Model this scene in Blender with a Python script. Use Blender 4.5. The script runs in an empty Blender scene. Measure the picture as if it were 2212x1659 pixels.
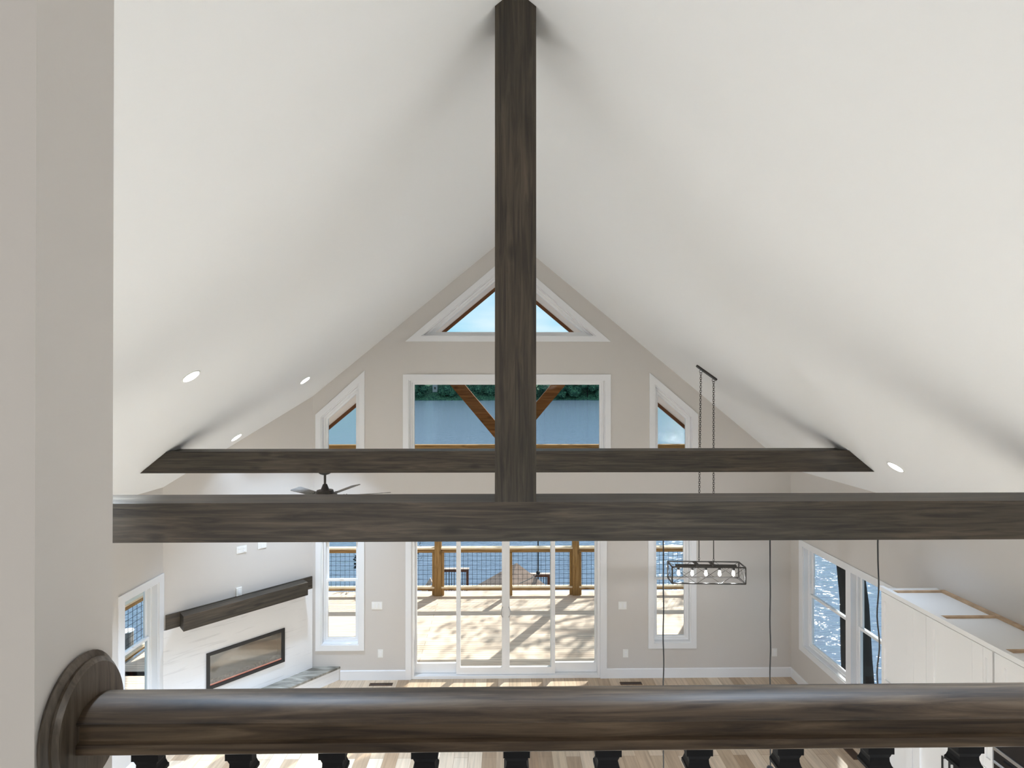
import bpy, bmesh, math, random
from mathutils import Vector, Matrix, noise
from mathutils.geometry import tessellate_polygon
R = math.radians
sc = bpy.context.scene
col = sc.collection
random.seed(7)

# ------------------------------------------------------------------ camera
cd = bpy.data.cameras.new('camera'); cam = bpy.data.objects.new('camera', cd); col.objects.link(cam)
cam.location = (-.066, 0, 4.73)
cam.rotation_euler = (R(90.2), 0, R(-.78))
cd.sensor_width = 36; cd.lens = 36*1100/2212; cd.shift_y = .00303
cd.clip_start = .05; cd.clip_end = 3000
sc.camera = cam
sc.view_settings.view_transform = 'Standard'; sc.view_settings.look = 'None'
sc.view_settings.gamma = 1; sc.view_settings.use_curve_mapping = False
sc.view_settings.exposure = 0.25
sc.cycles.max_bounces = 10; sc.cycles.diffuse_bounces = 6; sc.cycles.glossy_bounces = 4
sc.cycles.transparent_max_bounces = 12; sc.cycles.transmission_bounces = 6
sc.cycles.sample_clamp_indirect = 6; sc.cycles.caustics_reflective = False; sc.cycles.caustics_refractive = False
sc.cycles.use_denoising = True

# ------------------------------------------------------------------ world
w = bpy.data.worlds.new('sky'); sc.world = w; w.use_nodes = True
nt = w.node_tree; nt.nodes.clear()
def N(nt, t, **k):
    n = nt.nodes.new(t)
    for a, b in k.items(): setattr(n, a, b)
    return n
out = N(nt, 'ShaderNodeOutputWorld'); bg = N(nt, 'ShaderNodeBackground'); tc = N(nt, 'ShaderNodeTexCoord')
sp = N(nt, 'ShaderNodeSeparateXYZ'); rp = N(nt, 'ShaderNodeValToRGB')
nt.links.new(tc.outputs['Generated'], sp.inputs[0]); nt.links.new(sp.outputs['Z'], rp.inputs[0])
e = rp.color_ramp.elements
e[0].position = 0.0; e[0].color = (.60, .84, .93, 1)
e[1].position = 1.0; e[1].color = (.52, .68, .92, 1)
for p, c in ((.06, (.40, .73, .90, 1)), (.16, (.31, .67, .92, 1)), (.4, (.48, .68, .93, 1))):
    q = e.new(p); q.color = c
cn = N(nt, 'ShaderNodeTexNoise'); cn.inputs['Scale'].default_value = 3.2; cn.inputs['Detail'].default_value = 6
mp = N(nt, 'ShaderNodeMapping'); mp.inputs['Scale'].default_value = (1, 1, 3.5)
nt.links.new(tc.outputs['Generated'], mp.inputs[0]); nt.links.new(mp.outputs[0], cn.inputs['Vector'])
cr = N(nt, 'ShaderNodeMapRange'); cr.inputs['From Min'].default_value = .47; cr.inputs['From Max'].default_value = .72
cr.inputs['To Max'].default_value = .65
nt.links.new(cn.outputs['Fac'], cr.inputs['Value'])
mx = N(nt, 'ShaderNodeMixRGB'); mx.inputs[2].default_value = (.92, .97, 1, 1)
nt.links.new(cr.outputs[0], mx.inputs[0]); nt.links.new(rp.outputs[0], mx.inputs[1])
nt.links.new(mx.outputs[0], bg.inputs[0]); bg.inputs[1].default_value = .92
nt.links.new(bg.outputs[0], out.inputs[0])

# ------------------------------------------------------------------ sun
sund = Vector((.539*.73, .842*.73, .683)).normalized()
sl = bpy.data.lights.new('sun', 'SUN'); sl.energy = 5.8; sl.angle = R(.6); sl.color = (1, .97, .92)
so = bpy.data.objects.new('sun', sl); col.objects.link(so)
so.rotation_euler = sund.to_track_quat('Z', 'Y').to_euler()
so.location = (20, 30, 30)

LAMP = dict(can=106, loft=38, pendant=17, chand=2.2, under=170)  # loft and under drive unseen lamps added as fill

def lamp(name, loc, power, kind='POINT', size=.08, color=(.60, .775, 1), parent=None, rot=None, spread=None):
    l = bpy.data.lights.new(name, kind); l.energy = power; l.color = color
    if kind == 'AREA':
        l.shape = 'DISK'; l.size = size
        if spread: l.spread = spread
    else: l.shadow_soft_size = size
    o = bpy.data.objects.new(name, l); col.objects.link(o); o.location = loc
    if rot: o.rotation_euler = rot
    if parent: o.parent = parent; o.location = Vector(loc) - parent.location
    return o

# ------------------------------------------------------------------ materials
def mat(name, color, rough=.5, spec=.5, metal=0, emit=None, es=1, bump=None, noise_amt=0, nscale=8):
    m = bpy.data.materials.new(name); m.use_nodes = True; t = m.node_tree
    b = t.nodes['Principled BSDF']
    b.inputs['Base Color'].default_value = (*color, 1); b.inputs['Roughness'].default_value = rough
    b.inputs['Specular IOR Level'].default_value = spec; b.inputs['Metallic'].default_value = metal
    if emit: b.inputs['Emission Color'].default_value = (*emit, 1); b.inputs['Emission Strength'].default_value = es
    if noise_amt or bump:
        c = N(t, 'ShaderNodeTexCoord'); n = N(t, 'ShaderNodeTexNoise'); n.inputs['Scale'].default_value = nscale; n.inputs['Detail'].default_value = 5
        t.links.new(c.outputs['Object'], n.inputs['Vector'])
        if noise_amt:
            r = N(t, 'ShaderNodeValToRGB'); r.color_ramp.elements[0].position = .3; r.color_ramp.elements[1].position = .7
            r.color_ramp.elements[0].color = (*[x*(1-noise_amt) for x in color], 1)
            r.color_ramp.elements[1].color = (*[min(1, x*(1+noise_amt)) for x in color], 1)
            t.links.new(n.outputs['Fac'], r.inputs[0]); t.links.new(r.outputs[0], b.inputs['Base Color'])
        if bump:
            u = N(t, 'ShaderNodeBump'); u.inputs['Strength'].default_value = bump; u.inputs['Distance'].default_value = .004
            t.links.new(n.outputs['Fac'], u.inputs['Height']); t.links.new(u.outputs[0], b.inputs['Normal'])
    return m

def wood(name, dark, mid, light, axis='X', rough=.5, spec=.4, scale=1., knots=True, patch=None, bump=.25):
    """grain stretched along one axis, with knots"""
    m = bpy.data.materials.new(name); m.use_nodes = True; t = m.node_tree; b = t.nodes['Principled BSDF']
    L = t.links.new
    c = N(t, 'ShaderNodeTexCoord'); mp = N(t, 'ShaderNodeMapping')
    s = [22*scale]*3; s['XYZ'.index(axis)] = 1.1*scale; mp.inputs['Scale'].default_value = s
    L(c.outputs['Object'], mp.inputs[0])
    n1 = N(t, 'ShaderNodeTexNoise'); n1.inputs['Scale'].default_value = 1.6; n1.inputs['Detail'].default_value = 9; n1.inputs['Roughness'].default_value = .62; n1.inputs['Distortion'].default_value = .7
    L(mp.outputs[0], n1.inputs['Vector'])
    r = N(t, 'ShaderNodeValToRGB'); e = r.color_ramp.elements
    e[0].position = .33; e[0].color = (*dark, 1); e[1].position = .69; e[1].color = (*light, 1); q = e.new(.5); q.color = (*mid, 1)
    L(n1.outputs['Fac'], r.inputs[0]); last = r.outputs[0]
    # broad stain variation
    mp2 = N(t, 'ShaderNodeMapping'); s2 = [2.2]*3; s2['XYZ'.index(axis)] = .55; mp2.inputs['Scale'].default_value = s2
    L(c.outputs['Object'], mp2.inputs[0])
    n2 = N(t, 'ShaderNodeTexNoise'); n2.inputs['Scale'].default_value = 1.3; n2.inputs['Detail'].default_value = 3
    L(mp2.outputs[0], n2.inputs['Vector'])
    mr = N(t, 'ShaderNodeMapRange'); mr.inputs['From Min'].default_value = .4; mr.inputs['From Max'].default_value = .62
    L(n2.outputs['Fac'], mr.inputs['Value'])
    x = N(t, 'ShaderNodeMixRGB', blend_type='MULTIPLY'); x.inputs[2].default_value = (*(patch or (.78, .84, .86)), 1)
    L(mr.outputs[0], x.inputs[0]); L(last, x.inputs[1]); last = x.outputs[0]
    if knots:
        mp3 = N(t, 'ShaderNodeMapping'); s3 = [5.5]*3; s3['XYZ'.index(axis)] = 2.3; mp3.inputs['Scale'].default_value = s3
        L(c.outputs['Object'], mp3.inputs[0])
        v = N(t, 'ShaderNodeTexVoronoi'); v.inputs['Scale'].default_value = 1.0; L(mp3.outputs[0], v.inputs['Vector'])
        k = N(t, 'ShaderNodeMapRange'); k.inputs['From Min'].default_value = .07; k.inputs['From Max'].default_value = .2
        k.inputs['To Min'].default_value = .65; k.inputs['To Max'].default_value = 0
        L(v.outputs['Distance'], k.inputs['Value'])
        y = N(t, 'ShaderNodeMixRGB'); y.inputs[2].default_value = (*[d*.45 for d in dark], 1)
        L(k.outputs[0], y.inputs[0]); L(last, y.inputs[1]); last = y.outputs[0]
    L(last, b.inputs['Base Color'])
    b.inputs['Roughness'].default_value = rough; b.inputs['Specular IOR Level'].default_value = spec
    u = N(t, 'ShaderNodeBump'); u.inputs['Strength'].default_value = bump; u.inputs['Distance'].default_value = .002
    L(n1.outputs['Fac'], u.inputs['Height']); L(u.outputs[0], b.inputs['Normal'])
    return m

def planks(name, cols, wid, length, along='Y', rough=.45, gap=(.26, .18, .11), mortar=.0022, spec=.4):
    m = bpy.data.materials.new(name); m.use_nodes = True; t = m.node_tree; b = t.nodes['Principled BSDF']; L = t.links.new
    c = N(t, 'ShaderNodeTexCoord'); mp = N(t, 'ShaderNodeMapping')
    if along == 'Y': mp.inputs['Rotation'].default_value = (0, 0, R(90))
    L(c.outputs['Object'], mp.inputs[0])
    br = N(t, 'ShaderNodeTexBrick'); br.inputs['Scale'].default_value = 1; br.offset = .37; br.squash = 1
    br.inputs['Brick Width'].default_value = length; br.inputs['Row Height'].default_value = wid
    br.inputs['Mortar Size'].default_value = mortar; br.inputs['Mortar Smooth'].default_value = .1
    br.inputs['Color1'].default_value = (0, 0, 0, 1); br.inputs['Color2'].default_value = (1, 1, 1, 1); br.inputs['Mortar'].default_value = (0, 0, 0, 1)
    L(mp.outputs[0], br.inputs['Vector'])
    r = N(t, 'ShaderNodeValToRGB'); r.color_ramp.interpolation = 'LINEAR'
    e = r.color_ramp.elements; e[0].color = (*cols[0], 1); e[1].color = (*cols[-1], 1)
    for i in range(1, len(cols)-1): q = e.new(i/(len(cols)-1)); q.color = (*cols[i], 1)
    L(br.outputs['Color'], r.inputs[0])
    n = N(t, 'ShaderNodeTexNoise'); n.inputs['Scale'].default_value = 1.5; n.inputs['Detail'].default_value = 8; n.inputs['Distortion'].default_value = .5
    mg = N(t, 'ShaderNodeMapping'); mg.inputs['Scale'].default_value = (18, 1.2, 1) if along == 'Y' else (1.2, 18, 18)
    L(c.outputs['Object'], mg.inputs[0]); L(mg.outputs[0], n.inputs['Vector'])
    g = N(t, 'ShaderNodeMapRange'); g.inputs['From Min'].default_value = .3; g.inputs['From Max'].default_value = .7; g.inputs['To Min'].default_value = .78; g.inputs['To Max'].default_value = 1.12
    L(n.outputs['Fac'], g.inputs['Value'])
    x = N(t, 'ShaderNodeMixRGB', blend_type='MULTIPLY'); x.inputs[0].default_value = 1
    L(r.outputs[0], x.inputs[1]); L(g.outputs[0], x.inputs[2])
    y = N(t, 'ShaderNodeMixRGB'); y.inputs[2].default_value = (*gap, 1)
    L(br.outputs['Fac'], y.inputs[0]); L(x.outputs[0], y.inputs[1]); L(y.outputs[0], b.inputs['Base Color'])
    b.inputs['Roughness'].default_value = rough; b.inputs['Specular IOR Level'].default_value = spec
    return m

def glass_mat(name, refl=.6, tint=(.97, .99, .98)):
    m = bpy.data.materials.new(name); m.use_nodes = True; t = m.node_tree; t.nodes.clear(); L = t.links.new
    o = N(t, 'ShaderNodeOutputMaterial'); a = N(t, 'ShaderNodeBsdfTransparent'); a.inputs[0].default_value = (*tint, 1)
    g = N(t, 'ShaderNodeBsdfGlossy'); g.inputs['Roughness'].default_value = .02
    f = N(t, 'ShaderNodeLayerWeight'); f.inputs['Blend'].default_value = .12
    k = N(t, 'ShaderNodeMath', operation='MULTIPLY'); k.inputs[1].default_value = refl
    L(f.outputs['Fresnel'], k.inputs[0])
    x = N(t, 'ShaderNodeMixShader'); L(k.outputs[0], x.inputs[0]); L(a.outputs[0], x.inputs[1]); L(g.outputs[0], x.inputs[2]); L(x.outputs[0], o.inputs[0])
    return m

M = {}
M['wall'] = mat('greige_wall_paint', (.60, .57, .54), .7, .25, bump=.05, nscale=90)
M['ceiling'] = mat('white_ceiling_paint', (.80, .81, .82), .8, .2)
M['trim'] = mat('white_trim_paint', (.78, .785, .80), .35, .4)
M['vinyl'] = mat('white_vinyl', (.82, .825, .835), .35, .4)
M['glass'] = glass_mat('window_glass')
SD, SM, SL = (.015, .0105, .007), (.043, .0315, .021), (.086, .064, .043)
M['beamX'] = wood('stained_beam_wood_x', SD, SM, SL, 'X', .5, .45)
M['beamZ'] = wood('stained_beam_wood_z', SD, SM, SL, 'Z', .5, .45)
M['rail'] = wood('stained_handrail_wood', (.016, .010, .006), (.066, .043, .026), (.140, .098, .061), 'X', .48, .3, 2.2, knots=False, patch=(.62, .66, .68), bump=.12)
M['rosette'] = wood('stained_rosette_wood', (.028, .019, .012), (.075, .054, .038), (.125, .095, .07), 'Z', .3, .5, 3., knots=False, bump=.12)
M['mantel'] = wood('stained_mantel_wood', SD, SM, SL, 'X', .5, .5)
M['black'] = mat('black_metal', (.012, .012, .013), .4, .5)
M['bronze'] = mat('dark_bronze_metal', (.045, .040, .035), .45, .5, .3)
M['blackiron'] = mat('black_powder_coat', (.005, .005, .006), .6, .2)
M['floor'] = planks('oak_plank_floor', [(.30, .195, .115), (.50, .38, .26), (.60, .475, .35), (.41, .295, .195), (.66, .54, .41)], .18, 1.5, 'Y', .4)
M['carpet'] = mat('light_loft_carpet', (.62, .58, .52), .95, .1, noise_amt=.1, nscale=60)
M['deck'] = planks('deck_boards', [(.80, .64, .51), (.87, .73, .60), (.83, .68, .55), (.90, .77, .64)], .1445, 4.2, 'X', .7, (.45, .34, .24), .004, .2)
PD, PM, PL = (.20, .105, .035), (.34, .20, .075), (.46, .29, .125)
M['pineX'] = wood('treated_pine_x', PD, PM, PL, 'X', .7, .2, .8, patch=(.85, .85, .8))
M['pineY'] = wood('treated_pine_y', PD, PM, PL, 'Y', .7, .2, .8, patch=(.85, .85, .8))
M['pineZ'] = wood('treated_pine_z', PD, PM, PL, 'Z', .7, .2, .8, patch=(.85, .85, .8))
M['brace'] = wood('shaded_brace_wood', (.12, .045, .012), (.20, .085, .025), (.28, .13, .045), 'X', .7, .2, .8)  # darker brown puts the braces' underside shade into the colour
M['redwood'] = wood('weathered_dock_rail', (.07, .025, .015), (.12, .05, .03), (.17, .08, .05), 'X', .7, .2, .8, knots=False)
M['palewood'] = mat('pale_sunlit_lumber', (.62, .50, .42), .7, .2, noise_amt=.1)
M['soffit'] = mat('beige_soffit_panel', (.86, .76, .67), .7, .2, noise_amt=.04, nscale=3)
M['fascia'] = mat('brown_fascia', (.16, .065, .025), .6, .3)
M['shingle'] = mat('tan_shingle', (.42, .31, .25), .9, .1, noise_amt=.18, nscale=7)
M['led'] = mat('lit_downlight_lens', (1, 1, 1), .5, .2, emit=(1, 1, 1), es=12)
M['bulb'] = mat('lit_filament_bulb', (1, 1, 1), .3, .3, emit=(1, .93, .85), es=4)
M['plate'] = mat('white_plastic', (.80, .80, .78), .4, .4)
M['cabinet'] = mat('white_cabinet_paint', (.80, .80, .80), .4, .4)
M['rawply'] = mat('raw_maple_edge', (.50, .36, .24), .7, .2, noise_amt=.15, nscale=12)
M['steel'] = mat('brushed_steel', (.45, .45, .46), .35, .5, .9)
M['ovenglass'] = mat('black_oven_glass', (.01, .01, .012), .08, .6)
M['vent'] = mat('brown_metal_register', (.10, .055, .03), .45, .5, .3)
M['bark'] = mat('dark_bark', (.018, .016, .015), .9, .1, bump=.8, nscale=14)  # one even, very dark bark colour
M['piling'] = mat('grey_piling_wood', (.26, .23, .20), .9, .1, noise_amt=.35, nscale=6)

def stone(name, base, vein, sc_, amt):
    m = bpy.data.materials.new(name); m.use_nodes = True; t = m.node_tree; b = t.nodes['Principled BSDF']; L = t.links.new
    c = N(t, 'ShaderNodeTexCoord'); mp = N(t, 'ShaderNodeMapping'); mp.inputs['Scale'].default_value = sc_
    L(c.outputs['Object'], mp.inputs[0])
    n = N(t, 'ShaderNodeTexNoise'); n.inputs['Scale'].default_value = 1; n.inputs['Detail'].default_value = 8; n.inputs['Distortion'].default_value = 1.2
    L(mp.outputs[0], n.inputs['Vector'])
    r = N(t, 'ShaderNodeValToRGB'); e = r.color_ramp.elements; e[0].position = .35; e[0].color = (*vein, 1); e[1].position = .35+amt; e[1].color = (*base, 1)
    L(n.outputs['Fac'], r.inputs[0]); L(r.outputs[0], b.inputs['Base Color']); b.inputs['Roughness'].default_value = .3
    return m, t, b, n
M['surround'] = stone('white_veined_stone', (.80, .80, .81), (.71, .71, .72), (1.6, 1.6, 22), .06)[0]
M['hearthtop'] = stone('grey_veined_granite', (.42, .40, .35), (.13, .12, .10), (2.2, 9, 3), .3)[0]

def water():
    m = bpy.data.materials.new('lake_water'); m.use_nodes = True; t = m.node_tree; b = t.nodes['Principled BSDF']; L = t.links.new
    b.inputs['Base Color'].default_value = (.14, .19, .265, 1); b.inputs['Roughness'].default_value = .085
    b.inputs['IOR'].default_value = 1.33; b.inputs['Specular IOR Level'].default_value = .9
    c = N(t, 'ShaderNodeTexCoord'); last = None
    for sx, sy, dist, st in ((1.5, 5.0, .075, 1.0), (.35, 1.0, .16, .8)):
        mp = N(t, 'ShaderNodeMapping'); mp.inputs['Scale'].default_value = (sx, sy, 1); mp.inputs['Rotation'].default_value = (0, 0, R(-14)); L(c.outputs['Object'], mp.inputs[0])
        n = N(t, 'ShaderNodeTexNoise'); n.inputs['Scale'].default_value = 1.; n.inputs['Detail'].default_value = 3; n.inputs['Roughness'].default_value = .5; n.inputs['Distortion'].default_value = .8
        L(mp.outputs[0], n.inputs['Vector'])
        u = N(t, 'ShaderNodeBump'); u.inputs['Strength'].default_value = st; u.inputs['Distance'].default_value = dist
        L(n.outputs['Fac'], u.inputs['Height'])
        if last: L(last, u.inputs['Normal'])
        last = u.outputs[0]
    L(last, b.inputs['Normal'])
    return m
M['water'] = water()

def leafmat(name, a, b_, s=1.5):
    m = bpy.data.materials.new(name); m.use_nodes = True; t = m.node_tree; b = t.nodes['Principled BSDF']; L = t.links.new
    c = N(t, 'ShaderNodeTexCoord'); n = N(t, 'ShaderNodeTexNoise'); n.inputs['Scale'].default_value = s; n.inputs['Detail'].default_value = 8
    L(c.outputs['Object'], n.inputs['Vector']); r = N(t, 'ShaderNodeValToRGB'); e = r.color_ramp.elements
    e[0].position = .38; e[0].color = (*a, 1); e[1].position = .66; e[1].color = (*b_, 1)
    L(n.outputs['Fac'], r.inputs[0]); L(r.outputs[0], b.inputs['Base Color']); b.inputs['Roughness'].default_value = .8; b.inputs['Specular IOR Level'].default_value = .2
    return m
M['farleaf'] = leafmat('far_shore_foliage', (.012, .045, .035), (.10, .24, .12), 1.1)
M['leaf'] = leafmat('dark_green_leaves', (.012, .03, .012), (.05, .10, .03), 1.5)
M['needle'] = leafmat('blue_black_needles', (.006, .010, .014), (.015, .025, .028), 4)
M['ground'] = leafmat('shore_ground', (.10, .09, .05), (.20, .17, .10), 1.)

# ------------------------------------------------------------------ mesh builder
class MB:
    def __init__(s): s.v = []; s.f = []
    def add(s, vs, fs):
        o = len(s.v); s.v += [Vector(v) for v in vs]; s.f += [[i+o for i in f] for f in fs]; return s
    def box(s, x0, x1, y0, y1, z0, z1, mp=None):
        vs = [(x, y, z) for x in (x0, x1) for y in (y0, y1) for z in (z0, z1)]
        if mp: vs = [mp(*v) for v in vs]
        return s.add(vs, [(0, 1, 3, 2), (4, 6, 7, 5), (0, 4, 5, 1), (2, 3, 7, 6), (0, 2, 6, 4), (1, 5, 7, 3)])
    def prism(s, poly, d0, d1, mp):
        """poly in (u,w); mp(u,w,d)->xyz"""
        n = len(poly); vs = [mp(u, q, d0) for u, q in poly]+[mp(u, q, d1) for u, q in poly]
        return s.add(vs, [list(range(n)), list(range(2*n-1, n-1, -1))]+[(i, (i+1) % n, (i+1) % n+n, i+n) for i in range(n)])
    def ring(s, po, pi, d0, d1, mp):
        n = len(po); vs = [mp(u, q, d) for d in (d0, d1) for p in (po, pi) for u, q in p]
        fs = []
        for i in range(n):
            j = (i+1) % n
            fs += [(i, j, n+j, n+i), (2*n+i, 3*n+i, 3*n+j, 2*n+j), (i, 2*n+i, 2*n+j, j), (n+i, n+j, 3*n+j, 3*n+i)]
        return s.add(vs, fs)
    def tube(s, p0, p1, r0, n=10, r1=None):
        p0, p1 = Vector(p0), Vector(p1); r1 = r0 if r1 is None else r1
        d = (p1-p0).normalized(); a = d.orthogonal().normalized(); b = d.cross(a)
        vs = [p+(a*math.cos(2*math.pi*i/n)+b*math.sin(2*math.pi*i/n))*r for p, r in ((p0, r0), (p1, r1)) for i in range(n)]
        return s.add(vs, [(i, (i+1) % n, (i+1) % n+n, i+n) for i in range(n)]+[list(range(n-1, -1, -1)), list(range(n, 2*n))])
    def path(s, pts, r, n=8, rs=None):
        pts = [Vector(p) for p in pts]; vs = []; fs = []; m = len(pts)
        a = (pts[1]-pts[0]).normalized().orthogonal().normalized()
        for k, p in enumerate(pts):
            d = (pts[min(k+1, m-1)]-pts[max(k-1, 0)]).normalized(); a = (a-d*a.dot(d)).normalized(); b = d.cross(a)
            rr = rs[k] if rs else r
            vs += [p+(a*math.cos(2*math.pi*i/n)+b*math.sin(2*math.pi*i/n))*rr for i in range(n)]
        for k in range(m-1): fs += [(k*n+i, k*n+(i+1) % n, (k+1)*n+(i+1) % n, (k+1)*n+i) for i in range(n)]
        fs += [list(range(n-1, -1, -1)), list(range((m-1)*n, m*n))]
        return s.add(vs, fs)
    def lathe(s, prof, c=(0, 0, 0), n=24, mp=None, sx=1, sy=1):
        vs = []; fs = []; c = Vector(c); m = len(prof)
        for r, z in prof:
            for i in range(n):
                v = Vector((r*sx*math.cos(2*math.pi*i/n), r*sy*math.sin(2*math.pi*i/n), z))
                vs.append(c+(mp(v) if mp else v))
        for k in range(m-1): fs += [(k*n+i, k*n+(i+1) % n, (k+1)*n+(i+1) % n, (k+1)*n+i) for i in range(n)]
        fs += [list(range(n-1, -1, -1)), list(range((m-1)*n, m*n))]
        return s.add(vs, fs)
    def torus(s, c, R_, r, ax='Z', sq=1, n=14, m=6, rot=0):
        vs = []; fs = []
        for i in range(n):
            a = 2*math.pi*i/n
            for j in range(m):
                b = 2*math.pi*j/m; q = R_+r*math.cos(b); v = Vector((q*math.cos(a), r*math.sin(b), q*math.sin(a)*sq))
                v = Matrix.Rotation(rot, 3, 'Z') @ v
                vs.append(Vector(c)+v)
        for i in range(n):
            for j in range(m): fs.append((i*m+j, ((i+1) % n)*m+j, ((i+1) % n)*m+(j+1) % m, i*m+(j+1) % m))
        return s.add(vs, fs)
    def build(s, name, m, parent=None, origin=None, smooth=False, bevel=0):
        me = bpy.data.meshes.new(name); o = bpy.data.objects.new(name, me); col.objects.link(o)
        if origin is None:
            origin = Vector((0, 0, 0)); q = parent
            while q:
                origin += q.location
                if q.get('_local'): origin = Vector((0, 0, 0)); break
                q = q.parent
        origin = Vector(origin)
        me.from_pydata([v-origin for v in s.v], [], s.f)
        b = bmesh.new(); b.from_mesh(me); bmesh.ops.recalc_face_normals(b, faces=b.faces); b.to_mesh(me); b.free()
        if m: me.materials.append(m)
        if parent: o.parent = parent
        else: o.location = origin
        if smooth:
            for p in me.polygons: p.use_smooth = True
            md = None
            try:
                me.set_sharp_from_angle(angle=R(35))
            except Exception: pass
        if bevel:
            bv = o.modifiers.new('bevel', 'BEVEL'); bv.width = bevel; bv.segments = 2; bv.limit_method = 'ANGLE'
        return o

def tag(o, label=None, cat=None, group=None, kind=None):
    if label: o['label'] = label
    if cat: o['category'] = cat
    if group: o['group'] = group
    if kind: o['kind'] = kind
    return o
def root(name, loc, label=None, cat=None, group=None, kind=None, rz=0, local=False):
    o = bpy.data.objects.new(name, None); col.objects.link(o); o.location = loc; o.rotation_euler = (0, 0, rz)
    o.empty_display_size = .1
    if local: o['_local'] = 1
    return tag(o, label, cat, group, kind)
def dup(r, loc=None, label=None, rz=None):
    def cp(o, par):
        c = o.copy(); col.objects.link(c); c.parent = par
        for ch in kids.get(o.name, []): cp(ch, c)
        return c
    kids = {}
    for o in col.objects:
        if o.parent: kids.setdefault(o.parent.name, []).append(o)
    c = cp(r, None)
    if loc is not None: c.location = loc
    if rz is not None: c.rotation_euler = (0, 0, rz)
    if label: c['label'] = label
    return c

def walls(outer, holes, d0, d1, mp):
    """solid slab with holes"""
    b = MB(); loops = [outer]+holes
    tri = tessellate_polygon([[Vector((u, q, 0)) for u, q in l] for l in loops])
    flat = [p for l in loops for p in l]; n = len(flat)
    vs = [mp(u, q, d0) for u, q in flat]+[mp(u, q, d1) for u, q in flat]
    fs = [list(t) for t in tri]+[[i+n for i in t[::-1]] for t in tri]; o = 0
    for l in loops:
        k = len(l); fs += [(o+i, o+(i+1) % k, o+(i+1) % k+n, o+i+n) for i in range(k)]; o += k
    return b.add(vs, fs)
def inset(poly, t):
    """inset (t>0) a convex polygon, any winding"""
    n = len(poly); A = sum(poly[i][0]*poly[(i+1) % n][1]-poly[(i+1) % n][0]*poly[i][1] for i in range(n)); sg = 1 if A > 0 else -1
    lines = []
    for i in range(n):
        a = Vector(poly[i]); c = Vector(poly[(i+1) % n]); d = (c-a).normalized(); nn = Vector((-d.y, d.x))*sg
        lines.append((a+nn*t, d))
    out_ = []
    for i in range(n):
        p, d = lines[i-1]; q, e_ = lines[i]; den = d.x*e_.y-d.y*e_.x
        k = ((q.x-p.x)*e_.y-(q.y-p.y)*e_.x)/den; out_.append(tuple(p+d*k))
    return out_
rect = lambda u0, u1, w0, w1: [(u0, w0), (u1, w0), (u1, w1), (u0, w1)]

W = 4.64; D = 8.33; RZ = 7.25; P = .827
mF = lambda u, q, d: (u, D+d, q)
mL = lambda u, q, d: (-W-d, u, q)
mR = lambda u, q, d: (W+d, u, q)
mB = lambda u, q, d: (u, -4-d, q)
s2 = 1/math.sqrt(2)
DU = 2.051
def mD(u, q, d): return (-W+(u-d)*s2, 6.88+(u+d)*s2, q)
ceilz = lambda x: RZ-P*abs(x)

# ------------------------------------------------------------------ window openings
tri_o = [(-1.42-.02, 5.595), (1.42+.0, 5.595), (0, 6.81)]
trl_o = [(-3.055, 3.62), (-2.445, 3.62), (-2.445, 4.82), (-3.055, 4.27)]
trr_o = [(2.395, 3.62), (3.01, 3.62), (3.01, 4.275), (2.395, 4.80)]
rec_o = rect(-1.638, 1.575, 3.62, 4.875)
nl_o = rect(-3.05, -2.445, .57, 2.42)
nr_o = rect(2.37, 2.98, .57, 2.42)
door_o = rect(-1.59, 1.49, 0.0, 2.44)
lw_o = rect(6.18, 6.79, .57, 2.178)
rw_o = rect(5.885, 7.985, .67, 2.24)

# ------------------------------------------------------------------ room shell
def shell(name, b, m): return tag(b.build(name, m), kind='structure')
shell('floor', MB().box(-W-.2, W+.2, -4.2, D+.1, -.3, 0), M['floor'])
# ceiling: two sloped slabs sharing a ridge
T = .18
prof = [(-W-.16, ceilz(W+.16)), (0, RZ), (W+.16, ceilz(W+.16)), (W+.16, ceilz(W+.16)+T), (0, RZ+T), (-W-.16, ceilz(W+.16)+T)]
b = MB()
vs = [(u, y, q) for y in (-4.2, D+.16) for u, q in prof]
b.add(vs, [(0, 1, 4, 5), (1, 2, 3, 4), (6, 11, 10, 7), (7, 10, 9, 8), (0, 6, 7, 1), (1, 7, 8, 2), (5, 4, 10, 11), (4, 3, 9, 10), (0, 5, 11, 6), (2, 8, 9, 3)])
shell('ceiling', b, M['ceiling'])
ez = ceilz(W)
gable = [(-W, .0), (W, .0), (W, ez), (0, RZ), (-W, ez)]
shell('wall_front', walls([(-W-.15, -.3), (-1.59, -.3), (-1.59, 0), (-1.59, 2.44), (1.49, 2.44), (1.49, 0), (1.49, -.3), (W+.15, -.3), (W+.15, ez-.12), (0, RZ), (-W-.15, ez-.12)],
      [tri_o, trl_o, trr_o, rec_o, nl_o, nr_o], 0, .15, mF), M['wall'])
shell('wall_left', walls(rect(-4, D, 0, ez), [lw_o], 0, .15, mL), M['wall'])
shell('wall_right', walls(rect(-4, D, 0, ez), [rw_o], 0, .15, mR), M['wall'])
bw_o = rect(-1.3, 1.3, 4.3, 5.7)
shell('wall_back', walls(gable, [bw_o], 0, .15, mB), M['wall'])
fp_u0, fp_u1, fp_z0, fp_z1 = .507, 1.588, .495, 1.015
fpo = rect(fp_u0+.02, fp_u1-.02, fp_z0+.02, fp_z1-.02)
shell('wall_diagonal', walls([(-.0, 0), (DU, 0), (DU, ceilz(3.19)+.0), (0, ez)], [fpo], 0, .02, mD), M['wall'])
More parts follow.
